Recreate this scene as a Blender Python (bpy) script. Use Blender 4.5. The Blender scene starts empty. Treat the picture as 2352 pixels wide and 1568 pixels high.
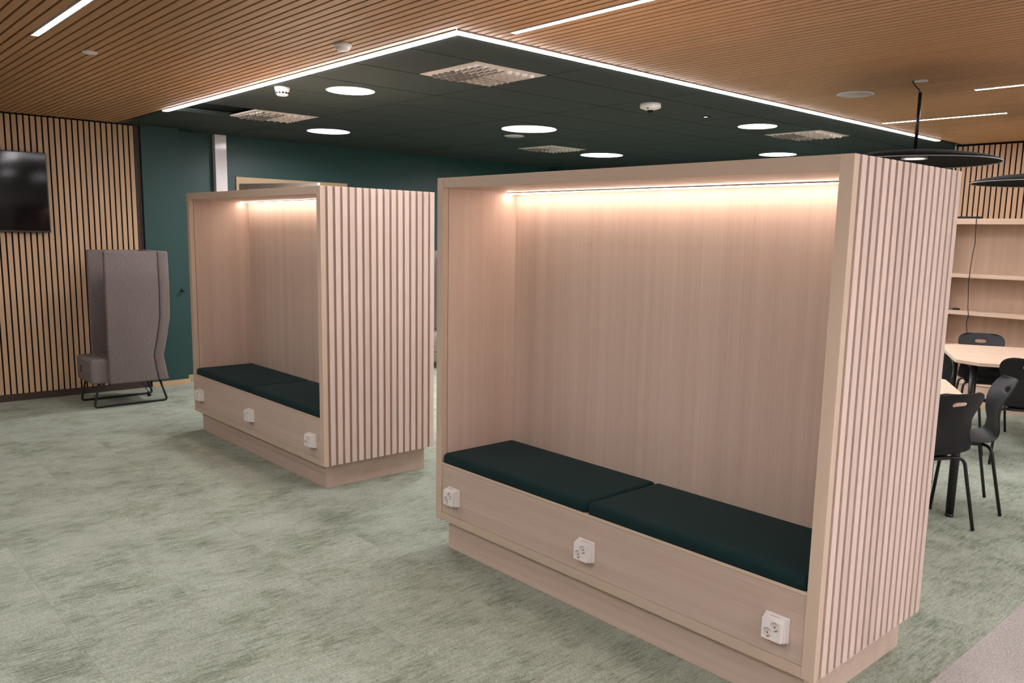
import bpy, bmesh, math, random
from mathutils import Vector, Matrix

random.seed(7)
S = bpy.context.scene
C = S.collection

# ------------------------------------------------------------------ camera
CAM = (1.2638, -2.5544, 1.6831)
YAW, PITCH, ROLL, FPX = 47.6243, -8.6615, 1.1647, 1892.21
PX, PY = 20.5, 42.2           # principal point offset in pixels of the 2352 wide frame
cd = bpy.data.cameras.new('camera')
cam = bpy.data.objects.new('camera', cd)
C.objects.link(cam)
_y, _p, _r = (math.radians(a) for a in (YAW, PITCH, ROLL))
_f = Vector((-math.sin(_y) * math.cos(_p), math.cos(_y) * math.cos(_p), math.sin(_p)))
_rt = _f.cross(Vector((0, 0, 1))).normalized()
_up = _rt.cross(_f)
_r2 = _rt * math.cos(_r) + _up * math.sin(_r)
_u2 = -_rt * math.sin(_r) + _up * math.cos(_r)
_m = Matrix((_r2, _u2, -_f)).transposed().to_4x4()
_m.translation = Vector(CAM)
cam.matrix_world = _m
cd.sensor_fit = 'HORIZONTAL'
cd.sensor_width = 36.0
cd.lens = FPX / 2352 * 36
cd.shift_x = -PX / 2352
cd.shift_y = PY / 2352
cd.clip_start = 0.05
S.camera = cam

# ------------------------------------------------------------------ world, exposure
w = bpy.data.worlds.new('world')
S.world = w
w.use_nodes = True
w.node_tree.nodes['Background'].inputs[0].default_value = (0.8, 0.85, 1, 1)
w.node_tree.nodes['Background'].inputs[1].default_value = 0.02
S.view_settings.view_transform = 'Standard'
S.view_settings.look = 'None'
S.view_settings.gamma = 1
S.view_settings.use_curve_mapping = False
S.view_settings.exposure = 2.15

# strengths of the ceiling, booth and pendant lamps, added ones included
E_LINE, E_EDGE, E_DOWN, E_BOOTH, E_PEND = 32.0, 12.0, 32.0, 9.5, 3.0

# ------------------------------------------------------------------ sizes (metres)
ZC = 2.70                      # underside of the ceiling
L, D, H, ZB = 2.193, 0.876, 1.956, 0.164     # booths
X2 = -3.406                    # right end of the second booth
XW = -7.76                     # slatted wall
XF = -7.95                     # green wall
XE, YE = -2.235, 0.15          # edge of the green ceiling
YB = 7.18                      # green back wall
YS = 6.80                      # slatted back wall
XR, YN = 5.5, -6.0             # the rest of the room

# ================================================================== materials
MATS = {}


def nt(name):
    m = bpy.data.materials.new(name)
    m.use_nodes = True
    t = m.node_tree
    return m, t, t.nodes, t.links, t.nodes['Principled BSDF']


def plain(name, col, rough=0.5, metal=0.0, spec=0.5, noise=0.0, nscale=60, bump=0.0):
    m, t, N, K, b = nt(name)
    b.inputs['Base Color'].default_value = (*col, 1)
    b.inputs['Roughness'].default_value = rough
    b.inputs['Metallic'].default_value = metal
    b.inputs['Specular IOR Level'].default_value = spec
    if noise or bump:
        tc = N.new('ShaderNodeTexCoord')
        nz = N.new('ShaderNodeTexNoise')
        nz.inputs['Scale'].default_value = nscale
        nz.inputs['Detail'].default_value = 4
        K.new(tc.outputs['Object'], nz.inputs['Vector'])
        if noise:
            r = N.new('ShaderNodeMapRange')
            r.inputs['From Min'].default_value = 0.25
            r.inputs['From Max'].default_value = 0.75
            r.inputs['To Min'].default_value = 1 - noise
            r.inputs['To Max'].default_value = 1 + noise
            K.new(nz.outputs['Fac'], r.inputs['Value'])
            mx = N.new('ShaderNodeMix')
            mx.data_type = 'RGBA'
            mx.blend_type = 'MULTIPLY'
            mx.inputs['Factor'].default_value = 1
            mx.inputs[6].default_value = (*col, 1)
            K.new(r.outputs['Result'], mx.inputs[7])
            K.new(mx.outputs[2], b.inputs['Base Color'])
        if bump:
            bp = N.new('ShaderNodeBump')
            bp.inputs['Strength'].default_value = bump
            bp.inputs['Distance'].default_value = 0.002
            K.new(nz.outputs['Fac'], bp.inputs['Height'])
            K.new(bp.outputs['Normal'], b.inputs['Normal'])
    MATS[name] = m
    return m


def wood(name, light, dark, axis, rough=0.45, fine=130, band=15, amount=1.0, tint=0.10, along=1.2, figure=0.0):
    """oak with the grain along one object axis; each object gets its own offset and tint"""
    m, t, N, K, b = nt(name)
    b.inputs['Roughness'].default_value = rough
    b.inputs['Specular IOR Level'].default_value = 0.35
    tc = N.new('ShaderNodeTexCoord')
    oi = N.new('ShaderNodeObjectInfo')
    mul = N.new('ShaderNodeMath')
    mul.operation = 'MULTIPLY'
    mul.inputs[1].default_value = 37.0
    K.new(oi.outputs['Random'], mul.inputs[0])
    add = N.new('ShaderNodeVectorMath')
    add.operation = 'ADD'
    K.new(tc.outputs['Object'], add.inputs[0])
    K.new(mul.outputs[0], add.inputs[1])
    ix = 'xyz'.index(axis)

    def noise(across, along_, detail=3, dist=0.0):
        mp = N.new('ShaderNodeMapping')
        sc = [across] * 3
        sc[ix] = along_
        mp.inputs['Scale'].default_value = sc
        K.new(add.outputs[0], mp.inputs['Vector'])
        n = N.new('ShaderNodeTexNoise')
        n.inputs['Scale'].default_value = 1
        n.inputs['Detail'].default_value = detail
        n.inputs['Distortion'].default_value = dist
        K.new(mp.outputs[0], n.inputs['Vector'])
        return n.outputs['Fac']
    a = noise(band, 0.10 * along, 3)
    f = noise(fine, 1.3 * along, 4)
    g = noise(fine * 3.3, 9 * along, 2)

    def madd(x, k, y=None):
        q = N.new('ShaderNodeMath')
        q.operation = 'MULTIPLY_ADD'
        K.new(x, q.inputs[0])
        q.inputs[1].default_value = k
        if y is None:
            q.inputs[2].default_value = 0
        else:
            K.new(y, q.inputs[2])
        return q.outputs[0]
    s = madd(a, 0.50)
    s = madd(f, 0.28, s)
    s = madd(g, 0.22, s)
    if figure:
        s = madd(noise(26, 3.2, 2, 2.2), figure, s)
    r = N.new('ShaderNodeMapRange')
    h = 0.5 + (0.5 * figure if figure else 0)
    r.inputs['From Min'].default_value = h - 0.22
    r.inputs['From Max'].default_value = h + 0.22
    K.new(s, r.inputs['Value'])
    mx = N.new('ShaderNodeMix')
    mx.data_type = 'RGBA'
    mid = [(x + y) / 2 for x, y in zip(light, dark)]
    mx.inputs[6].default_value = (*[c + (x - c) * amount for c, x in zip(mid, light)], 1)
    mx.inputs[7].default_value = (*[c + (x - c) * amount for c, x in zip(mid, dark)], 1)
    K.new(r.outputs[0], mx.inputs['Factor'])
    tr = N.new('ShaderNodeMapRange')
    tr.inputs['To Min'].default_value = 1 - tint
    tr.inputs['To Max'].default_value = 1 + tint
    K.new(oi.outputs['Random'], tr.inputs['Value'])
    mt = N.new('ShaderNodeMix')
    mt.data_type = 'RGBA'
    mt.blend_type = 'MULTIPLY'
    mt.inputs['Factor'].default_value = 1
    K.new(mx.outputs[2], mt.inputs[6])
    K.new(tr.outputs[0], mt.inputs[7])
    K.new(mt.outputs[2], b.inputs['Base Color'])
    bp = N.new('ShaderNodeBump')
    bp.inputs['Strength'].default_value = 0.12
    bp.inputs['Distance'].default_value = 0.001
    K.new(f, bp.inputs['Height'])
    K.new(bp.outputs[0], b.inputs['Normal'])
    MATS[name] = m
    return m


def emit(name, col, strength):
    m, t, N, K, b = nt(name)
    e = N.new('ShaderNodeEmission')
    e.inputs[0].default_value = (*col, 1)
    e.inputs[1].default_value = strength
    K.new(e.outputs[0], N['Material Output'].inputs['Surface'])
    N.remove(b)
    MATS[name] = m
    return m


def carpet(name, cols, streak=True, contrast=1.0):
    m, t, N, K, b = nt(name)
    b.inputs['Roughness'].default_value = 1.0
    b.inputs['Specular IOR Level'].default_value = 0.1
    tc = N.new('ShaderNodeTexCoord')
    oi = N.new('ShaderNodeObjectInfo')
    mul = N.new('ShaderNodeMath')
    mul.operation = 'MULTIPLY'
    mul.inputs[1].default_value = 53.0
    K.new(oi.outputs['Random'], mul.inputs[0])
    add = N.new('ShaderNodeVectorMath')
    add.operation = 'ADD'
    K.new(tc.outputs['Object'], add.inputs[0])
    K.new(mul.outputs[0], add.inputs[1])

    def noise(sx, sy, detail, rough=0.6, dist=0.0, src=add.outputs[0]):
        mp = N.new('ShaderNodeMapping')
        mp.inputs['Scale'].default_value = (sx, sy, 1)
        K.new(src, mp.inputs['Vector'])
        n = N.new('ShaderNodeTexNoise')
        n.inputs['Scale'].default_value = 1
        n.inputs['Detail'].default_value = detail
        n.inputs['Roughness'].default_value = rough
        n.inputs['Distortion'].default_value = dist
        K.new(mp.outputs[0], n.inputs['Vector'])
        return n.outputs['Fac']
    if streak:
        wp = N.new('ShaderNodeVectorMath')
        wp.operation = 'ADD'
        K.new(tc.outputs['Object'], wp.inputs[0])
        K.new(oi.outputs['Location'], wp.inputs[1])
        W = wp.outputs[0]
        parts = [(noise(2.8, 1.9, 9, 0.72, 0.2, W), 0.34), (noise(4.0, 3.0, 9, 0.74, 0.2), 0.30), (noise(75, 8, 4, 0.7, 0.2, W), 0.36)]
        src = None
        for p, k in parts:
            q = N.new('ShaderNodeMath')
            q.operation = 'MULTIPLY_ADD'
            K.new(p, q.inputs[0])
            q.inputs[1].default_value = k
            if src is None:
                q.inputs[2].default_value = 0
            else:
                K.new(src, q.inputs[2])
            src = q.outputs[0]
        lo, hi = 0.41, 0.555
    else:
        src = noise(2.2, 2.2, 4)
        lo, hi = 0.3, 0.7
    cr = N.new('ShaderNodeMapRange')
    cr.inputs['From Min'].default_value = lo
    cr.inputs['From Max'].default_value = hi
    K.new(src, cr.inputs['Value'])
    rp = N.new('ShaderNodeValToRGB')
    e = rp.color_ramp.elements
    e[0].color = (*cols[0], 1)
    e[1].color = (*cols[2], 1)
    k = e.new(0.5)
    k.color = (*cols[1], 1)
    K.new(cr.outputs[0], rp.inputs[0])
    sp = noise(190, 130, 3, 0.75)
    sr = N.new('ShaderNodeMapRange')
    sr.inputs['From Min'].default_value = 0.3
    sr.inputs['From Max'].default_value = 0.7
    sr.inputs['To Min'].default_value = 0.62
    sr.inputs['To Max'].default_value = 1.38
    K.new(sp, sr.inputs['Value'])
    mx = N.new('ShaderNodeMix')
    mx.data_type = 'RGBA'
    mx.blend_type = 'MULTIPLY'
    mx.inputs['Factor'].default_value = 1
    K.new(rp.outputs[0], mx.inputs[6])
    K.new(sr.outputs[0], mx.inputs[7])
    K.new(mx.outputs[2], b.inputs['Base Color'])
    bp = N.new('ShaderNodeBump')
    bp.inputs['Strength'].default_value = 0.5
    bp.inputs['Distance'].default_value = 0.003
    K.new(sp, bp.inputs['Height'])
    K.new(bp.outputs[0], b.inputs['Normal'])
    MATS[name] = m
    return m


def fabric(name, col, amount=0.25, rough=0.95, sx=55, sz=420, sheen=0.0):
    m, t, N, K, b = nt(name)
    b.inputs['Roughness'].default_value = rough
    b.inputs['Specular IOR Level'].default_value = 0.15
    if sheen:
        b.inputs['Sheen Weight'].default_value = sheen
    tc = N.new('ShaderNodeTexCoord')
    mp = N.new('ShaderNodeMapping')
    mp.inputs['Scale'].default_value = (sx, sx, sz)
    K.new(tc.outputs['Object'], mp.inputs['Vector'])
    n = N.new('ShaderNodeTexNoise')
    n.inputs['Scale'].default_value = 1
    n.inputs['Detail'].default_value = 4
    K.new(mp.outputs[0], n.inputs['Vector'])
    r = N.new('ShaderNodeMapRange')
    r.inputs['From Min'].default_value = 0.28
    r.inputs['From Max'].default_value = 0.72
    r.inputs['To Min'].default_value = 1 - amount
    r.inputs['To Max'].default_value = 1 + amount
    K.new(n.outputs['Fac'], r.inputs['Value'])
    mx = N.new('ShaderNodeMix')
    mx.data_type = 'RGBA'
    mx.blend_type = 'MULTIPLY'
    mx.inputs['Factor'].default_value = 1
    mx.inputs[6].default_value = (*col, 1)
    K.new(r.outputs[0], mx.inputs[7])
    K.new(mx.outputs[2], b.inputs['Base Color'])
    bp = N.new('ShaderNodeBump')
    bp.inputs['Strength'].default_value = 0.3
    bp.inputs['Distance'].default_value = 0.002
    K.new(n.outputs['Fac'], bp.inputs['Height'])
    K.new(bp.outputs[0], b.inputs['Normal'])
    MATS[name] = m
    return m


BL, BD = (0.65, 0.515, 0.43), (0.47, 0.35, 0.282)
wood('booth_v', BL, BD, 'z')
wood('booth_h', BL, BD, 'x')
wood('booth_edge', (0.63, 0.50, 0.39), (0.54, 0.415, 0.315), 'x', amount=0.6)
wood('booth_post', (0.63, 0.50, 0.39), (0.54, 0.415, 0.315), 'z', amount=0.6)
wood('booth_slat', (0.75, 0.615, 0.54), (0.63, 0.505, 0.435), 'z', amount=0.7, tint=0.07, fine=90, figure=0.25)
wood('slat_backing', (0.42, 0.27, 0.19), (0.32, 0.20, 0.14), 'z')
wood('wall_slat', (0.64, 0.42, 0.26), (0.52, 0.335, 0.20), 'z', tint=0.06, fine=160)
wood('ceiling_slat', (0.54, 0.305, 0.15), (0.41, 0.222, 0.10), 'x', tint=0.06, fine=140)
wood('shelf_h', (0.68, 0.50, 0.38), (0.52, 0.37, 0.27), 'x')
wood('shelf_v', (0.50, 0.35, 0.26), (0.38, 0.26, 0.18), 'z')
wood('table_top', (0.70, 0.53, 0.40), (0.58, 0.42, 0.30), 'x')
wood('oak_trim', (0.55, 0.38, 0.22), (0.45, 0.30, 0.17), 'z')
wood('oak_trim_h', (0.55, 0.38, 0.22), (0.45, 0.30, 0.17), 'y')
wood('door_veneer', (0.30, 0.24, 0.20), (0.20, 0.155, 0.125), 'z')
plain('felt', (0.012, 0.010, 0.010), 0.95, spec=0.1)
plain('green_ceiling', (0.036, 0.046, 0.041), 0.75, spec=0.3, noise=0.05, nscale=200)
plain('green_wall', (0.017, 0.056, 0.050), 0.45, spec=0.4, noise=0.03, nscale=3)
plain('grid_green', (0.030, 0.040, 0.036), 0.4)
plain('dark_void', (0.006, 0.007, 0.007), 0.9, spec=0.1)
plain('dark_trim', (0.05, 0.03, 0.022), 0.6)
plain('room_wall', (0.72, 0.68, 0.64), 0.8)
plain('ceiling_plain', (0.40, 0.25, 0.13), 0.7)
plain('white_plastic', (0.80, 0.76, 0.74), 0.35)
plain('white_gloss', (0.78, 0.72, 0.72), 0.12)
plain('vent_white', (0.70, 0.62, 0.57), 0.5)
plain('vent_dark', (0.16, 0.135, 0.125), 0.8)
plain('speaker_grey', (0.48, 0.44, 0.43), 0.7, noise=0.1, nscale=400)
plain('black_metal', (0.010, 0.010, 0.011), 0.32, spec=0.5)
plain('black_plastic', (0.011, 0.0105, 0.012), 0.5, spec=0.32, bump=0.05, nscale=500)
plain('pendant_top', (0.014, 0.013, 0.015), 0.9, spec=0.08)
plain('pendant_under', (0.014, 0.0145, 0.014), 0.9, spec=0.08)
plain('pendant_rim', (0.30, 0.29, 0.29), 0.5)
plain('aluminium', (0.62, 0.60, 0.60), 0.35, metal=0.6)
plain('screen', (0.004, 0.004, 0.005), 0.07, spec=0.22)
plain('hole_black', (0.004, 0.004, 0.004), 0.7)
plain('copper', (0.60, 0.36, 0.22), 0.35, metal=0.8)
plain('red_tab', (0.35, 0.02, 0.03), 0.8)
fabric('cushion_green', (0.0065, 0.024, 0.026), 0.12, sx=500, sz=500, sheen=0.03)
fabric('chair_grey', (0.20, 0.165, 0.155), 0.34)
plain('seam_dark', (0.06, 0.05, 0.05), 0.9)
carpet('carpet_green', ((0.165, 0.183, 0.136), (0.268, 0.292, 0.236), (0.330, 0.355, 0.298)))
carpet('carpet_grey', ((0.33, 0.30, 0.285), (0.37, 0.34, 0.325), (0.41, 0.38, 0.365)), streak=False)
WHITE = (1.0, 0.968, 0.985)
emit('led_line', WHITE, E_LINE)
emit('led_edge', WHITE, E_EDGE)
emit('led_down', WHITE, E_DOWN)
emit('led_booth', (1.0, 0.76, 0.65), E_BOOTH)
emit('led_pendant', (1.0, 0.88, 0.78), E_PEND)
emit('led_spot', (1, 1, 1), 30.0)


# ================================================================== mesh helpers
class MB:
    def __init__(self):
        self.v, self.f, self.s = [], [], []

    def add(self, v, f, smooth=False):
        o = len(self.v)
        self.v += [tuple(p) for p in v]
        self.f += [tuple(i + o for i in q) for q in f]
        self.s += [smooth] * len(f)
        return self

    def box(self, x0, x1, y0, y1, z0, z1):
        v = [(x, y, z) for z in (z0, z1) for y in (y0, y1) for x in (x0, x1)]
        return self.add(v, [(0, 2, 3, 1), (4, 5, 7, 6), (0, 1, 5, 4), (2, 6, 7, 3), (0, 4, 6, 2), (1, 3, 7, 5)])

    def prism(self, poly, axis, a, b):
        """polygon (ccw list of 2d points) extruded along an axis from a to b"""
        n = len(poly)

        def P(p, t):
            return {'x': (t, p[0], p[1]), 'y': (p[0], t, p[1]), 'z': (p[0], p[1], t)}[axis]
        v = [P(p, a) for p in poly] + [P(p, b) for p in poly]
        f = [tuple(range(n - 1, -1, -1)), tuple(range(n, 2 * n))]
        f += [(i, (i + 1) % n, n + (i + 1) % n, n + i) for i in range(n)]
        if axis == 'y':
            f = [tuple(reversed(q)) for q in f]
        return self.add(v, f)

    def lathe(self, prof, n=40, c=(0, 0, 0), smooth=True):
        """profile of (r, z), from top axis point outward and down to the bottom axis point"""
        v, f = [], []
        rings = []
        for r, z in prof:
            if r < 1e-6:
                rings.append([len(v)])
                v.append((c[0], c[1], c[2] + z))
            else:
                rings.append(list(range(len(v), len(v) + n)))
                v += [(c[0] + r * math.cos(2 * math.pi * i / n), c[1] + r * math.sin(2 * math.pi * i / n), c[2] + z) for i in range(n)]
        for a, b in zip(rings, rings[1:]):
            for i in range(n):
                j = (i + 1) % n
                if len(a) == 1 and len(b) == 1:
                    continue
                if len(a) == 1:
                    f.append((a[0], b[i], b[j]))
                elif len(b) == 1:
                    f.append((a[i], b[0], a[j]))
                else:
                    f.append((a[i], b[i], b[j], a[j]))
        return self.add(v, f, smooth)

    def tube(self, pts, r, n=10, radii=None):
        pts = [Vector(p) for p in pts]
        v, f = [], []
        t0 = (pts[1] - pts[0]).normalized()
        up = Vector((0, 0, 1)) if abs(t0.z) < 0.9 else Vector((1, 0, 0))
        nrm = t0.cross(up).normalized()
        for i, p in enumerate(pts):
            if i == 0:
                t = (pts[1] - pts[0])
            elif i == len(pts) - 1:
                t = pts[-1] - pts[-2]
            else:
                t = (pts[i + 1] - p).normalized() + (p - pts[i - 1]).normalized()
            t.normalize()
            nrm = (nrm - t * nrm.dot(t)).normalized()
            bn = t.cross(nrm)
            rr = radii[i] if radii else r
            for k in range(n):
                a = 2 * math.pi * k / n
                v.append(p + nrm * (rr * math.cos(a)) + bn * (rr * math.sin(a)))
        for i in range(len(pts) - 1):
            for k in range(n):
                a, b = i * n + k, i * n + (k + 1) % n
                f.append((a, b, b + n, a + n))
        f.append(tuple(range(n - 1, -1, -1)))
        m = (len(pts) - 1) * n
        f.append(tuple(range(m, m + n)))
        return self.add(v, f, True)

    def mesh(self, name, mat, bevel=0, seg=2):
        me = bpy.data.meshes.new(name)
        me.from_pydata(self.v, [], self.f)
        me.polygons.foreach_set('use_smooth', self.s)
        bm = bmesh.new()
        bm.from_mesh(me)
        bmesh.ops.recalc_face_normals(bm, faces=bm.faces)
        if bevel:
            bmesh.ops.bevel(bm, geom=list(bm.edges), offset=bevel, segments=seg, profile=0.5, affect='EDGES', clamp_overlap=True)
            if seg > 2:
                for q in bm.faces:
                    q.smooth = True
        bm.to_mesh(me)
        bm.free()
        me.materials.append(MATS[mat])
        return me

    def build(self, name, mat, parent=None, bevel=0, seg=2, loc=None):
        return link(name, self.mesh(name, mat, bevel, seg), parent, loc)


def link(name, me, parent=None, loc=None, rot=None):
    o = bpy.data.objects.new(name, me)
    C.objects.link(o)
    if parent is not None:
        o.parent = parent
    if loc is not None:
        o.location = loc
    if rot is not None:
        o.rotation_euler = rot
    return o


def tag(o, label=None, cat=None, group=None, kind=None):
    if label:
        o['label'] = label
    if cat:
        o['category'] = cat
    if group:
        o['group'] = group
    if kind:
        o['kind'] = kind
    return o


def thing(name, label, cat, loc=(0, 0, 0), rz=0, group=None):
    o = bpy.data.objects.new(name, None)
    o.empty_display_size = 0.1
    C.objects.link(o)
    o.location = loc
    o.rotation_euler = (0, 0, rz)
    return tag(o, label, cat, group)


def copy_tree(o, parent=None):
    c = o.copy()
    C.objects.link(c)
    if parent is not None:
        c.parent = parent
    for ch in [x for x in o.children]:
        copy_tree(ch, c)
    return c


def struct(name, mb, mat, label=None, bevel=0):
    o = mb.build(name, mat, bevel=bevel)
    o['kind'] = 'structure'
    if label:
        o['label'] = label
    return o


def fillet(pts, r, n=5):
    pts = [Vector(p) for p in pts]
    out = [pts[0]]
    for a, p, b in zip(pts, pts[1:], pts[2:]):
        d1, d2 = (a - p), (b - p)
        k = min(r, d1.length * 0.45, d2.length * 0.45)
        s, e = p + d1.normalized() * k, p + d2.normalized() * k
        for i in range(n + 1):
            t = i / n
            out.append(s * (1 - t) ** 2 + p * 2 * t * (1 - t) + e * t * t)
    out.append(pts[-1])
    return out


def baked(o):
    """apply the modifiers of an object and give it the resulting mesh"""
    dg = bpy.context.evaluated_depsgraph_get()
    me = bpy.data.meshes.new_from_object(o.evaluated_get(dg))
    o.modifiers.clear()
    o.data = me
    return o


# ================================================================== room shell
# ---- floor: slab, green carpet tiles, light grey carpet
floor = struct('floor', MB().box(XF - .3, XR, YN, YB + .2, -0.10, -0.006), 'dark_trim', 'carpeted floor, mottled green with a light grey strip')
GX = 0.153
T = 0.5
tile = MB().box(-T / 2 + .0004, T / 2 - .0004, -T / 2 + .0004, T / 2 - .0004, -0.006, 0).mesh('carpet_tile', 'carpet_green')
Y0 = -2.25
nx = math.ceil((GX - XF) / T)
ny = 17                       # the rows that show; the rest is one field
YT = Y0 + ny * T
for j in range(ny):
    for i in range(nx):
        x, y = GX - T / 2 - i * T, Y0 + T / 2 + j * T
        if i == nx - 1:                       # cut to fit at the wall
            x0 = max(x - T / 2, XF)
            y1 = y + T / 2
            cx, cy = (x0 + x + T / 2) / 2, (y - T / 2 + y1) / 2
            a, b = (x + T / 2 - x0) / 2 - .0004, (y1 - y + T / 2) / 2 - .0004
            if a < .01 or b < .01:
                continue
            MB().box(-a, a, -b, b, -0.006, 0).build('carpet_tile', 'carpet_green', floor, loc=(cx, cy, 0))
        else:
            link('carpet_tile', tile, floor, (x, y, 0))
tag(MB().box(XF, GX, YN, Y0 - .0004, -0.006, 0).box(XF, GX, YT + .0004, YB, -0.006, 0).build('carpet_field', 'carpet_green', floor), kind='stuff')
tag(MB().box(GX + .0005, XR, YN, YB, -0.006, 0.0).build('carpet_strip', 'carpet_grey', floor), 'plain light grey carpet')

# ---- slatted ceiling
ceil = struct('ceiling', MB().box(XF - .3, XR, YN, YB + .2, ZC + 0.092, ZC + 0.20), 'felt', 'wooden slat ceiling over black felt')
MB().box(XF, XR, YN, YE - .03, ZC + .017, ZC + .03).build('felt_backing', 'felt', ceil)
MB().box(XE + .03, XR, YE - .03, YS + .3, ZC + .017, ZC + .03).build('felt_backing', 'felt', ceil)
PIT, SW = 0.0545, 0.0425
LINES = [(-1.372, -4.01, -2.85), (0.345, -2.05, -0.89), (3.53, -0.95, 0.21), (4.73, -2.11, -1.13),
         # unseen lamps of the same kind, added out of view to brighten the room
         (-2.1, -0.9, 0.26), (-1.372, 1.4, 2.56), (-1.372, 3.6, 4.76), (-2.9, -7.3, -6.14), (-2.9, -5.2, -4.04), (-2.9, -2.4, -1.24), (-2.9, 0.4, 1.56), (-2.9, 2.9, 4.06),
         (0.345, 0.9, 2.06), (0.345, 3.0, 4.16), (1.95, 1.1, 2.26), (1.95, 3.2, 4.36), (3.53, 1.5, 2.66), (3.53, 3.6, 4.76), (5.3, 1.5, 2.66), (-0.5, 2.0, 3.16), (-0.5, 4.0, 5.16), (-2.1, 3.7, 4.86), (1.15, 2.2, 3.36), (1.15, 4.2, 5.36), (5.9, -0.7, 0.46), (4.73, 0.2, 1.36),
         (-4.4, -1.0, 0.16), (-4.4, 1.6, 2.76)]
s_long = MB().box(XW + .02, XR, -SW / 2, SW / 2, 0, 0.016).mesh('ceiling_slat', 'ceiling_slat', bevel=0.0012, seg=1)
s_short = MB().box(XE + .037, XR, -SW / 2, SW / 2, 0, 0.016).mesh('ceiling_slat', 'ceiling_slat', bevel=0.0012, seg=1)
YTOP = YE - 0.032 - SW / 2
n0 = int((YTOP + 3.3) / PIT)
ys = [YTOP - k * PIT for k in range(n0 + 1)]
k = 1
while YTOP + k * PIT < YS - SW / 2:
    ys.append(YTOP + k * PIT)
    k += 1
for y in ys:
    long_ = y <= YTOP + 1e-6
    hit = [(a, b) for yy, a, b in LINES if abs(yy - y) < PIT / 2]
    if not hit:
        link('ceiling_slat', s_long if long_ else s_short, ceil, (0, y, ZC))
    else:                                      # a lamp takes the place of part of this slat
        x = XW + .02 if long_ else XE + .037
        for a, b in sorted(hit):
            if a > x:
                MB().box(x, a, -SW / 2, SW / 2, 0, 0.016).build('ceiling_slat', 'ceiling_slat', ceil, loc=(0, y, ZC))
            x = b
        MB().box(x, XR, -SW / 2, SW / 2, 0, 0.016).build('ceiling_slat', 'ceiling_slat', ceil, loc=(0, y, ZC))
MB().box(XW, XR, YN, ys[n0] - PIT / 2, ZC, ZC + .016).build('ceiling_board', 'ceiling_plain', ceil)

# ---- green ceiling of 600 x 1200 tiles
green = struct('ceiling', MB().box(XF, XE + .02, YE - .02, YB, ZC + .078, ZC + .09), 'dark_void', 'dark green suspended ceiling of large tiles')
XL = [-2.74 - 0.597 * k for k in range(9)]                 # grid lines across
XL = [XE] + XL + [XF]
YL = [YE, 1.28, 2.46, 3.64, 4.82, 6.00, YB]
G = 0.006
VENTS = {(1, 0): 1, (6, 0): 1, (6, 3): 1, (1, 4): 0}      # (column, row): which half of the cell
MISSING = {(6, 0): 0}
LAMP_CELLS = {(3, 0): .36, (7, 1): .45, (4, 2): .55, (6, 4): .55, (1, 3): .36, (3, 5): .45}   # cells with a round lamp, its diameter


def holed_tile(hx, hy, r):
    """ceiling tile with a round opening"""
    ang = sorted([2 * math.pi * k / 48 + .01 for k in range(48)] + [math.atan2(b * hy, a * hx) % (2 * math.pi) for a in (-1, 1) for b in (-1, 1)])
    n = len(ang)
    inn = [(r * math.cos(a), r * math.sin(a)) for a in ang]
    out = []
    for a in ang:
        c, q = math.cos(a), math.sin(a)
        k = min(hx / abs(c) if abs(c) > 1e-9 else 1e9, hy / abs(q) if abs(q) > 1e-9 else 1e9)
        out.append((k * c, k * q))
    v = [(x, y, z) for z in (0, .016) for ring in (inn, out) for x, y in ring]
    f = []
    for i in range(n):
        j = (i + 1) % n
        f += [(i, n + i, n + j, j), (2 * n + i, 2 * n + j, 3 * n + j, 3 * n + i), (i, j, 2 * n + j, 2 * n + i), (n + i, 3 * n + i, 3 * n + j, n + j)]
    return MB().add(v, f)


for i in range(len(XL) - 1):
    for j in range(len(YL) - 1):
        x1, x0, y0, y1 = XL[i], XL[i + 1], YL[j], YL[j + 1]
        if (i, j) in VENTS:
            ym = y1 - 0.59 if VENTS[(i, j)] else y0 + 0.59
            if MISSING.get((i, j)) == 0:
                continue
            if VENTS[(i, j)]:
                y1 = ym
            else:
                y0 = ym
        hx, hy = (x1 - x0) / 2 - G, (y1 - y0) / 2 - G
        if hx < .01:
            continue
        loc = ((x0 + x1) / 2, (y0 + y1) / 2, ZC)
        if (i, j) in LAMP_CELLS:
            holed_tile(hx, hy, LAMP_CELLS[(i, j)] / 2 - .006).build('ceiling_tile', 'green_ceiling', green, loc=loc)
        else:
            MB().box(-hx, hx, -hy, hy, 0, .016).build('ceiling_tile', 'green_ceiling', green, bevel=.0015, seg=1, loc=loc)
for x in XL[1:-1]:
    MB().box(x - .012, x + .012, YE, YB, ZC + .008, ZC + .03).build('grid_bar', 'grid_green', green)
for y in YL[1:-1]:
    for a, b in zip(XL, XL[1:]):
        MB().box(b + .0125, a - .0125, y - .012, y + .012, ZC + .008, ZC + .03).build('grid_bar', 'grid_green', green)
# deep void above the lifted-out tile
MB().box(XL[7] - .3, XL[6] + .3, YE - .02, 1.3, ZC + .035, ZC + .045).build('void_cover', 'dark_void', green)

# ---- left wall with oak slats
wl = struct('wall_left', MB().box(XF - .2, XW, YN, 0.345, 0, ZC + .1), 'felt', 'left wall clad in oak slats on black felt')
WP, WS = 0.0515, 0.037
ws = MB().box(0, 0.014, -WS / 2, WS / 2, 0.068, ZC - .012).mesh('wall_slat', 'wall_slat', bevel=0.001, seg=1)
y = 0.29 - WS / 2
while y > -3.2:
    link('wall_slat', ws, wl, (XW, y, 0))
    y -= WP
MB().box(XW, XW + .018, -3.3, 0.345, 0, 0.066).build('skirting', 'dark_trim', wl)
MB().box(XW, XW + .016, 0.295, 0.345, 0.066, ZC).build('end_strip', 'dark_trim', wl)

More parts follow.
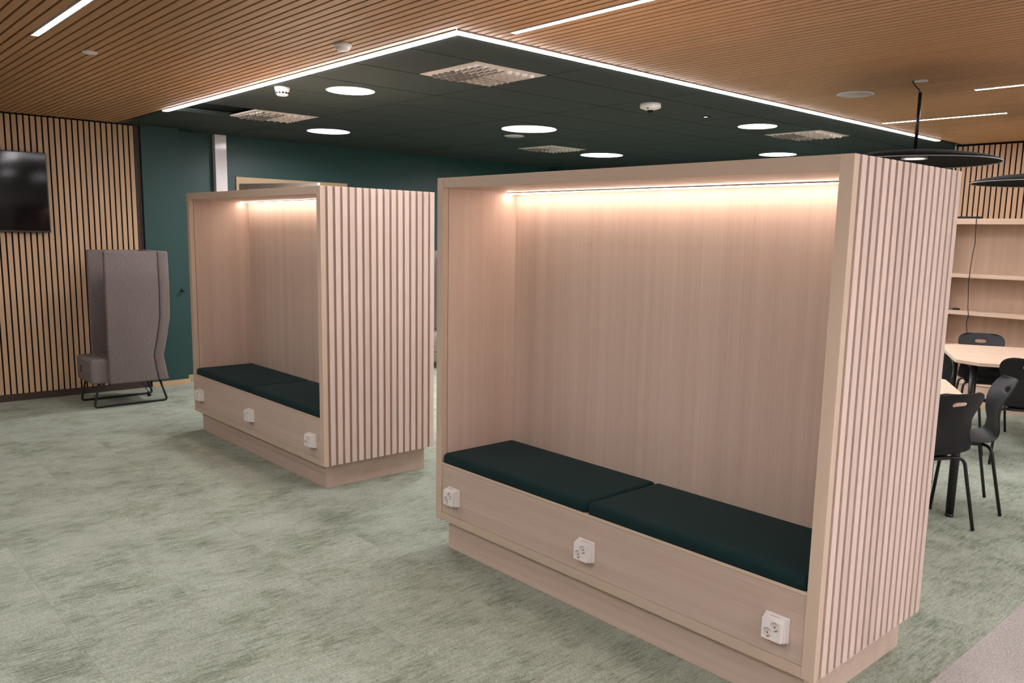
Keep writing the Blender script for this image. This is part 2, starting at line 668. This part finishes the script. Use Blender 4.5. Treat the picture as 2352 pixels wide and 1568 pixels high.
# ---- green column, alcove wall with the door, white duct
colm = struct('wall_column', MB().box(XF - .2, XW + .05, 0.35, 0.735, 0, ZC + .04), 'green_wall', 'green painted wall pier beside the oak slats')
tag(struct('baseboard_column', MB().box(XW + .05, XW + .062, 0.35, 0.747, 0, 0.055).box(XF, XW + .05, 0.735, 0.747, 0, 0.055), 'oak_trim_h', bevel=.001), 'thin oak skirting round the green pier')
DY0, DY1, DZ = 1.50, 2.79, 2.195               # clear door opening
wf = struct('wall_far_left', MB().box(XF - .2, XF, 0.735, DY0, 0, ZC + .04).box(XF - .2, XF, DY1, YB + .2, 0, ZC + .04).box(XF - .2, XF, DY0, DY1, DZ, ZC + .04).box(XF - .5, XF - .45, DY0 - .3, DY1 + .3, 0, ZC), 'green_wall', 'green painted wall with the oak framed door')
struct('baseboard_far_left', MB().box(XF, XF + .012, 0.747, DY0 - .07, 0, 0.055).box(XF, XF + .012, DY1 + .07, YB, 0, 0.055), 'oak_trim_h', 'thin oak skirting along the green wall')
dr = struct('door_1', MB().box(XF - .12, XF, DY0, DY0 + .012, 0, DZ).box(XF - .12, XF, DY1 - .012, DY1, 0, DZ).box(XF - .12, XF, DY0 + .012, DY1 - .012, DZ - .012, DZ), 'white_plastic', 'open veneered door in an oak frame')
MB().box(XF, XF + .018, DY0 - .065, DY0 + .005, 0, DZ - .005).build('casing', 'oak_trim', dr, bevel=.001)
MB().box(XF, XF + .018, DY1 - .005, DY1 + .065, 0, DZ - .005).build('casing', 'oak_trim', dr, bevel=.001)
MB().box(XF, XF + .018, DY0 - .065, DY1 + .065, DZ - .005, DZ + .065).build('casing', 'oak_trim_h', dr, bevel=.001)
leaf = MB().box(0, .045, 0, 1.10, .01, 2.18).build('door_leaf', 'door_veneer', dr, bevel=.001, loc=(XF + .02, DY0 + .012, 0))
leaf.rotation_euler = (0, 0, -math.radians(68))
MB().box(-.001, .046, 0.0, 1.10, 2.1805, 2.186).build('top_edge', 'aluminium', leaf)
tag(MB().box(0, .075, -.065, .065, .002, ZC - .002).build('duct', 'white_gloss', bevel=.004, loc=(XF, 1.245, 0)), 'glossy white vertical duct box on the green wall', 'duct')
hk = MB().lathe([(0, .045), (.010, .044), (.018, .036), (.020, .028), (.016, .018), (.008, .012), (.007, 0)], 20).build('wall_knob', 'black_metal', loc=(XW + .05, .70, 1.02))
hk.rotation_euler = (0, math.radians(90), 0)
tag(hk, 'small round black knob on the green wall pier', 'knob')
struct('wall_pier_far', MB().box(XF, XF + .16, 6.35, 6.60, 0, ZC), 'green_wall', 'dark pier near the far corner of the green wall')

# ---- back walls
struct('wall_back', MB().box(XF - .2, -2.26, YB, YB + .2, 0, ZC + .04), 'green_wall', 'dark green back wall')
wb = struct('wall_back_slats', MB().box(-2.26, XR + .2, YS, YB + .2, 0, ZC + .1), 'felt', 'back wall clad in oak slats above the bookshelf')
ws2 = MB().box(-WS / 2, WS / 2, -0.014, 0, 1.94, ZC - .018).mesh('wall_slat', 'wall_slat', bevel=0.001, seg=1)
x = -2.24 + WS / 2
while x < 1.9:
    link('wall_slat', ws2, wb, (x, YS, 0))
    x += WP
struct('trim_1', MB().box(-2.272, -2.2605, YS - .016, YB, 0, ZC - .01), 'white_plastic', 'pale end trim of the slatted back wall')

# ---- the rest of the room
struct('wall_right', MB().box(XR, XR + .2, YN, YB + .2, 0, ZC + .1), 'room_wall', 'plain pale wall')
struct('wall_front', MB().box(XF - .2, XR + .2, YN - .2, YN, 0, ZC + .1), 'room_wall', 'plain pale wall')


# ================================================================== lamps in the ceiling
EW = 0.024
edge = thing('edge_light', 'long LED light strip along the green ceiling edge on the television side', 'light strip', (XE, YE, ZC), 0, 'LED strips edging the green ceiling')
MB().box(-4.18, EW, -EW, EW, -.010, .012).build('diffuser', 'led_edge', edge)
MB().box(-5.5, -4.185, -EW - .004, EW, -.004, .03).build('profile', 'black_metal', edge)
MB().box(-4.18, EW + .005, -EW - .005, -EW - .0005, -.006, .03).build('profile', 'aluminium', edge)
edge = thing('edge_light', 'long LED light strip along the green ceiling edge towards the slatted back wall', 'light strip', (XE, YE, ZC), 0, 'LED strips edging the green ceiling')
MB().box(-EW, EW, EW + .0005, 6.08, -.010, .012).build('diffuser', 'led_edge', edge)
MB().box(-EW, EW + .004, 6.085, 6.60, -.004, .03).build('profile', 'black_metal', edge)
MB().box(EW + .0055, EW + .010, -EW, 6.08, -.006, .03).build('profile', 'aluminium', edge)

LINE_LABEL = ['linear LED lamp in the slat ceiling on the side of the wall television',
              'linear LED lamp beside the corner of the L-shaped light strip',
              'linear LED lamp in the slat ceiling beyond the round white speaker',
              'short linear LED lamp in the slat ceiling close to the slatted back wall']
for n, (y, a, b) in enumerate(LINES):
    yy = min(ys, key=lambda q: abs(q - y))
    lab = LINE_LABEL[n] if n < 4 else 'added linear LED lamp out of view, brightening the room'
    t = thing('linear_lamp', lab, 'ceiling lamp', ((a + b) / 2, yy, ZC), 0, 'linear LED lamps in the slat ceiling')
    h = (b - a) / 2
    MB().box(-h + .004, h - .004, -.016, .016, -.002, .010).build('diffuser', 'led_line', t)
    MB().box(-h, h, -.0195, -.0165, -.003, .014).box(-h, h, .0165, .0195, -.003, .014).box(-h, -h + .0035, -.016, .016, -.003, .014).box(h - .0035, h, -.016, .016, -.003, .014).build('profile', 'aluminium', t)

cxs = [(a + b) / 2 for a, b in zip(XL, XL[1:])]
cys = [(a + b) / 2 for a, b in zip(YL, YL[1:])]
DOWN = [(3, 0, .36, 'small round LED panel in the green ceiling beside the smoke detector'),
        (7, 1, .45, 'medium round LED panel in the green ceiling lighting the wall above the oak framed door'),
        (4, 2, .55, 'large round LED panel in the green ceiling beside a white round speaker'),
        (6, 4, .55, 'large round LED panel in the green ceiling in front of the dark far pier'),
        (1, 3, .36, 'small round LED panel in the green ceiling beside the tiny bright spotlight'),
        (3, 5, .45, 'medium round LED panel in the green ceiling right by the dark back wall')]
for i, j, d, lab in DOWN:
    t = thing('round_lamp', lab, 'ceiling lamp', (cxs[i], cys[j], ZC), 0, 'round LED panels in the green ceiling')
    r = d / 2
    MB().lathe([(0, .060), (r - .020, .060), (r - .020, .050), (0, .048)], 48).build('diffuser', 'led_down', t)
    MB().lathe([(r - .019, .062), (r - .009, .017), (r - .008, -.001), (r, -.001), (r, -.004), (r - .009, -.005), (r - .0105, .017), (r - .0195, .050), (r - .019, .062)], 48).build('reflector', 'white_gloss', t)

# ---- air diffusers
def make_vent():
    t = thing('air_vent', '', 'air vent')
    hx, hy = .2945, .290
    rows = 8
    plate = MB()
    plate.box(-hx, hx, -hy, hy, -.001, .012)
    plate.build('plate', 'vent_white', t, bevel=.002, seg=1)
    rng = []
    for r in range(rows):
        for c in range(rows):
            rng.append((-.2205 + .063 * c, -.2205 + .063 * r, r, c))
    nz = MB()
    dk = MB()
    for x, y, r, c in rng:
        # each nozzle is a round cup turned outwards from the middle of its quarter
        ang = {(True, True): 45, (True, False): 135, (False, False): 225, (False, True): 315}[(r >= 4, c >= 4)]
        a = math.radians(ang - 90)
        n = 10
        top = []
        ring1, ring2 = [], []
        for k in range(n):
            q = 2 * math.pi * k / n
            px, py = .028 * math.cos(q), .028 * math.sin(q)
            lean = (px * math.cos(a) + py * math.sin(a)) / .028
            ring1.append((x + px, y + py, -.0012))
            ring2.append((x + px * .82, y + py * .82, -.004 - .009 * (1 + lean)))
        nz.add(ring1 + ring2, [(k, (k + 1) % n, n + (k + 1) % n, n + k) for k in range(n)] , True)
        ins = [(x + (p[0] - x) * .9, y + (p[1] - y) * .9, p[2] + .002) for p in ring2]
        dk.add(ins, [tuple(range(n - 1, -1, -1))])
    tag(nz.build('nozzles', 'vent_white', t), kind='stuff')
    tag(dk.build('nozzle_openings', 'vent_dark', t), kind='stuff')
    return t


vent0 = make_vent()
VL = {(1, 0): 'white nozzle air vent in the green ceiling closest to the corner of the light strip',
      (6, 0): 'white nozzle air vent in the green ceiling beside the open missing-tile gap',
      (6, 3): 'white nozzle air vent in the green ceiling between two large round LED panels',
      (1, 4): 'white nozzle air vent in the green ceiling next to a small round LED panel'}
for n, ((i, j), half) in enumerate(VENTS.items()):
    t = vent0 if n == 0 else copy_tree(vent0)
    y = YL[j + 1] - .295 if half else YL[j] + .295
    t.location = (cxs[i], y, ZC)
    tag(t, VL[(i, j)], 'air vent', 'nozzle air vents in the green ceiling')

# ---- sensors, speakers, camera dome
def disc(name, prof, mat, loc, label, cat, n=32):
    return tag(MB().lathe(prof, n).build(name, mat, loc=loc), label, cat)


disc('ceiling_sensor', [(0, 0), (.042, 0), (.042, -.008), (.034, -.013), (0, -.014)], 'white_plastic', (-4.233, -1.04, ZC), 'flat white round sensor in the slat ceiling by the television side', 'sensor')
t = thing('ceiling_sensor', 'domed white sensor on the slat ceiling beside the long light strip', 'sensor', (-2.93, -.105, ZC))
MB().lathe([(0, 0), (.048, 0), (.049, -.012), (.044, -.016), (0, -.016)], 32).build('base', 'white_plastic', t)
MB().lathe([(.040, -.016), (.038, -.028), (.030, -.036), (0, -.038)], 32).build('dome', 'white_plastic', t)
t = thing('smoke_detector', 'white smoke detector with dark sensing windows on the green ceiling', 'smoke detector', (-4.50, .31, ZC))
MB().lathe([(0, 0), (.054, 0), (.054, -.014), (.051, -.018), (.042, -.052), (.034, -.060), (0, -.060)], 32).build('body', 'white_plastic', t)
for a in range(0, 360, 30):
    q = math.radians(a + 10)
    o = MB().box(-.0075, .0075, -.004, .003, -.006, .006).build('window', 'hole_black', t, loc=(.0445 * math.cos(q), .0445 * math.sin(q), -.042))
    o.rotation_euler = (0, 0, q + math.pi / 2)
t = thing('camera_dome', 'white ceiling camera with a small dark lens dome on the green tiles', 'camera', (-2.96, 2.60, ZC))
MB().lathe([(0, 0), (.080, 0), (.082, -.028), (.074, -.036), (.03, -.050), (0, -.050)], 36).build('body', 'white_plastic', t)
MB().lathe([(.024, -.049), (.022, -.060), (.014, -.069), (0, -.072)], 24).build('lens_dome', 'screen', t)
for a in (200, 290):
    q = math.radians(a)
    MB().box(-.009, .009, -.003, .003, -.003, .003).build('slot', 'hole_black', t, loc=(.062 * math.cos(q), .062 * math.sin(q), -.0415))
t = thing('spotlight', 'tiny bright recessed spotlight between green ceiling tiles', 'spotlight', (-3.03, 3.42, ZC))
MB().lathe([(.018, -.001), (.045, -.001), (.044, -.006), (.018, -.009), (.018, -.001)], 24).build('rim', 'black_metal', t)
MB().lathe([(0, -.001), (.017, -.001), (.016, -.006), (0, -.008)], 20).build('lens', 'led_spot', t)


def speaker(loc, r, label):
    t = thing('ceiling_speaker', label, 'speaker', loc)
    MB().lathe([(r - .012, -.001), (r, -.001), (r - .001, -.006), (r - .012, -.010), (r - .012, -.001)], 40).build('rim', 'white_plastic', t)
    MB().lathe([(0, -.001), (r - .0125, -.001), (r - .0125, -.007), (0, -.011)], 40).build('grille', 'speaker_grey', t)


speaker((-5.36, 3.33, ZC), .105, 'white round speaker in the green ceiling beside a large LED panel')
speaker((-1.60, 3.17, ZC), .125, 'white round speaker in the slat ceiling near the pendant lamp')


# ================================================================== booths
BP = 0.0524                                    # slat pitch
SLW = 0.0345


def make_socket():
    """double socket cover with two round dishes, made once"""
    a = MB().prism([(-.039, -.039), (.039, -.039), (.039, .039), (-.039, .039)], 'y', -.046, -.030)
    a.box(-.043, .043, -.030, -.012, -.043, .043)
    a.box(-.0465, .0465, -.012, 0, -.0465, .0465)
    o = a.build('power_socket', 'white_plastic', bevel=.002, seg=2)
    cut = []
    for cx, cz in ((.013, .015), (-.015, -.013)):
        c = MB().lathe([(0, .014), (.0185, .014), (.0185, -.014), (0, -.014)], 28, smooth=False).build('cut', 'white_plastic')
        c.rotation_euler = (math.radians(90), 0, 0)
        c.location = (cx, -.046, cz)
        md = o.modifiers.new('b', 'BOOLEAN')
        md.operation = 'DIFFERENCE'
        md.object = c
        md.solver = 'EXACT'
        cut.append(c)
    bpy.context.view_layer.update()
    baked(o)
    for c in cut:
        bpy.data.objects.remove(c)
    for cx, cz in ((.013, .015), (-.015, -.013)):
        for s in (-1, 1):
            h = MB().lathe([(0, .0006), (.0028, .0006), (.0028, 0), (0, 0)], 12).build('pin_hole', 'hole_black', o, loc=(cx + s * .007, -.0328, cz + s * .0068))
            h.rotation_euler = (math.radians(90), 0, 0)
        for s in (-1, 1):
            MB().box(-.003, .003, -.011, 0, -.0018, .0018).build('earth_clip', 'copper', o, bevel=.0004, seg=1, loc=(cx, -.0325, cz + s * .0165))
    MB().box(-.018, .018, -.024, -.020, .0432, .0437).build('marking', 'speaker_grey', o)
    return o


def make_booth(label):
    b = thing('bench_booth', label, 'booth', (0, 0, 0), 0, 'oak bench booths')
    P = .048
    # carcass
    MB().box(-P, -.014, .0375, D, ZB, H).build('side_panel', 'booth_v', b)
    MB().box(-L + .014, -L + P, .0375, D, ZB, H).build('side_panel', 'booth_v', b)
    MB().box(-.0139, -.0119, SLW + .0005, D - .004, ZB + .002, H - .002).build('slat_backing', 'slat_backing', b)
    MB().box(-L + .0119, -L + .0139, SLW + .0005, D - .004, ZB + .002, H - .002).build('slat_backing', 'slat_backing', b)
    MB().box(-P, 0, 0, SLW, ZB, H).build('corner_post', 'booth_post', b, bevel=.0012)
    MB().box(-L, -L + P, 0, SLW, ZB, H).build('corner_post', 'booth_post', b, bevel=.0012)
    MB().box(-L + P + .0005, -P - .0005, .002, D - .02, H - .050, H).build('top_board', 'booth_edge', b, bevel=.0008)
    MB().box(-L + P, -P, .499, .519, .40, H - .050).build('back_panel', 'booth_v', b)
    MB().box(-L + P, -P, D - .02, D, ZB, H).build('rear_panel', 'booth_v', b)
    MB().box(-L + P + .0005, -P - .0005, .004, .022, ZB + .0435, .4665).build('front_panel', 'booth_h', b, bevel=.0008)
    MB().box(-L + P + .0005, -P - .0005, .001, .499, ZB, ZB + .042).build('bottom_rail', 'booth_edge', b, bevel=.0008)
    MB().box(-L + P + .0005, -P - .0005, .001, .499, .468, .481).build('seat_board', 'booth_edge', b, bevel=.0006)
    MB().box(-L + .058, -.058, .044, D - .044, 0, ZB).build('plinth', 'booth_h', b, bevel=.001)
    # slats on both ends
    for k in range(1, 17):
        y = k * BP
        link('slat', slat_mesh, b, (-.0118, y, 0))
        link('slat', slat_mesh, b, (-L, y, 0))
    # light under the top board
    MB().box(-L + P + .002, -P - .002, .428, .444, H - .062, H - .0505).build('light_strip', 'led_booth', b)
    MB().box(-L + P + .002, -P - .002, .424, .4275, H - .058, H - .0505).box(-L + P + .002, -P - .002, .4445, .448, H - .058, H - .0505).build('light_profile', 'aluminium', b)
    for x in (-2.034, -1.083, -.150):
        s = copy_tree(socket0, b)
        s.location = (x, .004, .318)
    return b


def make_cushion(w):
    bm = bmesh.new()
    me = MB().box(-w / 2, w / 2, -.247, .247, 0, .050).mesh('seat_cushion', 'cushion_green')
    bm.from_mesh(me)
    bmesh.ops.bevel(bm, geom=[e for e in bm.edges if all(v.co.z > .04 for v in e.verts) or abs(e.verts[0].co.z - e.verts[1].co.z) > .02], offset=.024, segments=5, profile=.5, affect='EDGES')
    for f in bm.faces:
        f.smooth = True
    for v in bm.verts:                         # slight crown
        if v.co.z > .03:
            v.co.z += .004 * (1 - (v.co.x / (w / 2)) ** 4) * (1 - (v.co.y / .25) ** 4)
    bm.to_mesh(me)
    bm.free()
    return me


slat_mesh = MB().box(0, .0118, 0, SLW, ZB, H).mesh('slat', 'booth_slat', bevel=.001, seg=1)
socket0 = make_socket()
b1 = make_booth('pale oak bench booth with slatted end standing beside the light grey carpet and the tables')
b2 = make_booth('pale oak bench booth with slatted end standing towards the television wall and high-back armchair')
b2.location = (X2, 0, 0)
for ch in socket0.children:
    bpy.data.objects.remove(ch)
bpy.data.objects.remove(socket0)
cw = (L - .096 - .008) / 2
cmesh = make_cushion(cw)
for bx, nm in ((0, 'booth by the grey carpet'), (X2, 'booth towards the television wall')):
    for s, e in ((-1, 'at the far end'), (1, 'at the slatted end')):
        o = link('seat_cushion', cmesh, None, (bx - L / 2 + s * (cw / 2 + .0015), .2495, .4812))
        tag(o, 'dark green seat cushion %s of the %s' % (e, nm), 'cushion', 'dark green booth seat cushions')


# ================================================================== television
t = thing('television', 'black flat screen television hung on the oak slat wall', 'television', (XW + .014, -1.175, 1.98))
MB().box(.022, .058, -.655, .655, -.372, .372).build('housing', 'black_metal', t, bevel=.003)
MB().box(.0582, .0588, -.645, .645, -.355, .364).build('screen', 'screen', t)
MB().box(0, .022, -.25, .25, -.18, .18).build('wall_mount', 'black_metal', t)


# ================================================================== high-back armchairs
def make_armchair():
    """faces -y, origin on the floor below the middle"""
    t = thing('high_back_chair', '', 'armchair')
    W2 = .292
    rear = [(.272, 1.455), (.276, 1.1), (.270, .826), (.235, .640), (.197, .463), (.214, .34), (.236, .224)]
    seam = [(.176, 1.455), (.180, 1.1), (.174, .835), (.142, .640), (.105, .468), (.120, .34), (.142, .224)]
    wing = [(-.300, .224), (.142, .224)] + seam[::-1][1:-1] + [(.176, 1.455), (-.295, 1.455)]
    back = seam[::-1] + rear
    for s in (-1, 1):
        a, b = sorted((s * W2, s * (W2 - .055)))
        MB().prism(wing, 'x', a, b).build('wing', 'chair_grey', t, bevel=.014, seg=4)
    MB().prism([(y, z) for y, z in back], 'x', -W2, W2).build('backrest', 'chair_grey', t, bevel=.014, seg=4)
    sx = W2 + .0005
    for s in (-1, 1):
        MB().tube([(s * (W2 - .002), y, z) for y, z in seam], .0035, 6).build('seam', 'seam_dark', t)
    MB().box(-.236, .236, -.445, .12, .226, .462).build('seat', 'chair_grey', t, bevel=.030, seg=5)
    MB().box(-.09, -.075, -.449, -.444, .31, .375).build('pull_tab', 'hole_black', t, bevel=.001)
    MB().box(W2 - .006, W2 + .002, .122, .130, .40, .425).build('label_tab', 'red_tab', t)
    for s in (-1, 1):
        x = s * .212
        MB().tube(fillet([(x, -.35, .24), (x, -.385, .19), (x, -.425, .011), (x, .235, .011), (x, .165, .24)], .035), .0105, 10).build('sled_leg', 'black_metal', t)
    for yy in (-.33, .10):
        MB().tube([(-.212, yy, .222), (.212, yy, .222)], .009, 8).build('cross_bar', 'black_metal', t)
    MB().tube(fillet([(-.10, .05, .23), (-.09, .09, .19), (-.12, .12, .12), (-.10, .16, .05), (-.11, .17, .02)], .03), .004, 6).build('power_lead', 'black_plastic', t)
    MB().lathe([(0, .045), (.016, .045), (.018, .02), (.018, 0), (0, 0)], 16, c=(-.11, .17, 0)).build('power_plug', 'black_plastic', t)
    return t


ch1 = make_armchair()
ch1.location = (-7.150, 0, 0)
tag(ch1, 'grey high-back armchair with side wings standing against the oak slat wall', 'armchair', 'grey high-back armchairs')
ch2 = copy_tree(ch1)
ch2.location = (-7.22, 3.66, 0)
ch2.rotation_euler = (0, 0, math.radians(80))
tag(ch2, 'grey high-back armchair glimpsed through the gap between the two booths', 'armchair', 'grey high-back armchairs')


# ================================================================== pendants
def pendant(loc, label, z):
    t = thing('pendant_lamp', label, 'pendant lamp', (loc[0], loc[1], z), 0, 'black disc pendant lamps')
    R = .50
    up = ZC - z
    MB().lathe([(0, .072), (.03, .071), (.15, .064), (.30, .048), (.42, .026), (.48, .010), (R, -.002), (R - .002, -.006)], 64).build('shade', 'pendant_top', t)
    MB().lathe([(R - .002, -.004), (R + .001, -.004), (R + .001, -.010), (R - .002, -.010), (R - .002, -.004)], 64).build('rim', 'pendant_rim', t)
    MB().lathe([(R - .003, -.006), (.44, .006), (.30, .022), (.14, .032), (.08, .034), (.08, .036), (.30, .026), (.44, .010), (R - .003, -.003)], 64).build('shade_lining', 'pendant_under', t)
    MB().lathe([(.060, .034), (.078, .034), (.078, .018), (.076, .014), (.060, .016), (.060, .034)], 32).build('lamp_ring', 'aluminium', t)
    MB().lathe([(0, .033), (.059, .033), (.058, .018), (0, .013)], 32).build('diffuser', 'led_pendant', t)
    MB().tube([(0, 0, .070), (0, 0, up - .075)], .011, 12).build('rod', 'black_metal', t)
    MB().tube(fillet([(0, 0, up - .077), (-.004, -.002, up - .06), (-.03, -.02, up - .03), (-.042, -.030, up - .001)], .02), .0035, 6).build('cord', 'black_plastic', t)
    MB().lathe([(0, up - .001), (.042, up - .001), (.040, up - .006), (0, up - .008)], 24).build('ceiling_rose', 'white_plastic', t)
    return t


pendant((-1.072, 2.972), 'large black disc pendant lamp over the booth end, its cord hanging from the slat ceiling', 2.197)
pendant((-.84, 4.78), 'large black disc pendant lamp in front of the slatted back wall', 2.160)


# ================================================================== tables and chairs
def make_table(label, group, a, b, lx, ly):
    t = thing('table', label, 'table', (0, 0, 0), 0, group)
    c = .15
    poly = [(-a + c, -b), (a - c, -b), (a, -b + c), (a, b - c), (a - c, b), (-a + c, b), (-a, b - c), (-a, -b + c)]
    MB().prism(poly, 'z', .712, .740).build('table_top', 'table_top', t, bevel=.0015)
    for sx in (-1, 1):
        for sy in (-1, 1):
            x, y = sx * lx, sy * ly
            MB().tube([(x, y, .02), (x, y, .71)], .028, 16, radii=[.024, .029]).build('leg', 'black_metal', t)
            MB().lathe([(0, .021), (.022, .021), (.026, .008), (.026, 0), (0, 0)], 16, c=(x, y, 0)).build('foot', 'black_metal', t)
    for sy in (-1, 1):
        MB().box(-lx, lx, sy * ly - .0125, sy * ly + .0125, .665, .711).build('apron', 'black_metal', t)
    for sx in (-1, 1):
        MB().box(sx * lx - .0125, sx * lx + .0125, -ly + .013, ly - .013, .665, .711).build('apron', 'black_metal', t)
    return t


def make_chair():
    """faces +y, origin on the floor"""
    t = thing('stacking_chair', '', 'chair')
    prof = [(.215, .425, .175), (.205, .447, .190), (.13, .452, .205), (.0, .440, .210), (-.11, .442, .205), (-.165, .468, .190),
            (-.188, .530, .172), (-.193, .600, .168), (-.197, .665, .182), (-.210, .720, .203), (-.228, .758, .212), (-.243, .787, .212), (-.262, .818, .198), (-.276, .838, .165), (-.280, .844, .12)]
    us = [-1, -.82, -.52, -.24, 0, .24, .52, .82, 1]
    v, f = [], []
    for i, (y, z, hw) in enumerate(prof):
        for u in us:
            k = max(0, min(1, (z - .50) / .12))
            cur = (.045 * k) * u * u if i > 5 else 0
            dz = .018 * (1 - k) * abs(u) ** 3 if 1 <= i <= 6 else 0
            v.append((u * hw * .94, y + cur, z + dz))
    m = len(us)
    for i in range(len(prof) - 1):
        for j in range(m - 1):
            if i == 10 and j in (3, 4):
                continue
            f.append((i * m + j, i * m + j + 1, (i + 1) * m + j + 1, (i + 1) * m + j))
    o = MB().add(v, f, True).build('seat_shell', 'black_plastic', t)
    s = o.modifiers.new('s', 'SOLIDIFY')
    s.thickness = .009
    s.offset = 0
    q = o.modifiers.new('q', 'SUBSURF')
    q.levels = q.render_levels = 2
    bpy.context.view_layer.update()
    baked(o)
    for sx in (-1, 1):
        for y0, y1 in ((.12, .185), (-.10, -.215)):
            p = fillet([(sx * .07, y0, .425), (sx * .165, y0 + (y1 - y0) * .3, .425), (sx * .20, y1, .004)], .06, 6)
            MB().tube(p, .0105, 10).build('leg', 'black_metal', t)
    MB().box(-.085, .085, -.115, .135, .414, .434).build('seat_bracket', 'black_metal', t)
    return t


tab1 = make_table('pale oak table with chamfered corners in front of the bookshelf', 'pale oak chamfered tables', .80, .65, .66, .50)
A1 = math.radians(27.8)
# middle of its short left side, then half a length along
lm = Vector((-1.52, 5.06, 0))
tab1.location = lm + Vector((math.cos(A1), math.sin(A1), 0)) * .80
tab1.rotation_euler = (0, 0, A1)
tab2 = make_table('pale oak table with chamfered corners mostly hidden behind the slatted booth end', 'pale oak chamfered tables', .80, .55, .75, .383)
A2 = math.radians(30.5)
tab2.location = (-1.415, 2.715, 0)
tab2.rotation_euler = (0, 0, A2)

chair0 = make_chair()


def place(x, y, fx, fy, label, first=False):
    c = chair0 if first else copy_tree(chair0)
    c.location = (x, y, 0)
    c.rotation_euler = (0, 0, math.atan2(fy, fx) - math.pi / 2)
    tag(c, label, 'chair', 'black stacking chairs at the tables')
    return c


G_ = 'black plastic chair '
place(-.66, 2.51, -.891, .454, G_ + 'with handle hole, its back turned to the slatted booth end', True)
place(-.652, 3.07, -.857, -.515, G_ + 'drawn up sideways to the right edge of the half-hidden table')
place(-.775, 4.57, -.466, .884, G_ + 'at the chamfered front edge of the table before the bookshelf')
place(-1.425, 5.68, .466, -.884, G_ + 'between the bookshelf and the table')
place(-1.248, 4.443, .45, .89, G_ + 'at the end of the bookshelf table, peeping out behind the booth')


# ================================================================== bookshelf and the things on it
bs = thing('bookshelf', 'long low-backed oak bookshelf with open shelves below the slatted back wall', 'bookshelf', (0, YS, 0))
x0, x1, d = -2.25, 1.70, .30
for z0, z1 in ((.245, .285), (.595, .635), (.955, .995), (1.335, 1.375)):
    MB().box(x0 + .03, x1 - .03, -d, -.021, z0, z1).build('shelf_board', 'shelf_h', bs, bevel=.001)
MB().box(x0, x1, -d - .004, 0, 1.876, 1.932).build('top_board', 'shelf_h', bs, bevel=.001)
MB().box(x0 + .03, x1 - .03, -.020, -.001, 0, 1.875).build('back_panel', 'shelf_v', bs)
MB().box(x0, x0 + .03, -d, -.001, 0, 1.876).build('side_panel', 'shelf_v', bs, bevel=.001)
MB().box(x1 - .03, x1, -d, -.001, 0, 1.876).build('side_panel', 'shelf_v', bs, bevel=.001)
MB().box(x0 + .03, x1 - .03, -d + .01, -.021, 0, .244).build('base_panel', 'shelf_h', bs)
MB().box(.10, .13, -d + .002, -.021, .286, 1.875).build('divider', 'shelf_v', bs)
tag(MB().box(-.13, .13, -.06, .06, 0, .022).build('media_box', 'black_plastic', bevel=.004, loc=(-2.02, YS - .20, 1.9325)), 'flat black box on top of the bookshelf with a lead', 'device')
yc = YS - .312
cab = MB().tube(fillet([(-1.905, YS - .20, 1.9375), (-1.893, YS - .27, 1.9375), (-1.890, yc, 1.930), (-1.885, yc, 1.80), (-1.878, yc, 1.68), (-1.890, yc, 1.60), (-1.896, yc, 1.50), (-1.905, yc, 1.30), (-1.893, yc, 1.15), (-1.885, yc, 1.02), (-1.872, yc, .95), (-1.885, yc, .88), (-1.868, yc, .76), (-1.85, yc, .55)], .05, 4), .0038, 6).build('cable', 'black_plastic')
tag(cab, 'thin black cable hanging down the front of the bookshelf', 'cable')
plug = thing('power_adapter', 'small black plug lying on a bookshelf board', 'plug', (-2.03, YS - .22, .9955))
MB().box(-.03, .03, -.02, .02, 0, .02).build('body', 'black_plastic', plug, bevel=.004)
MB().tube([(-.028, 0, .008), (-.06, .01, .005), (-.09, -.01, .005)], .004, 6).build('lead', 'black_plastic', plug)
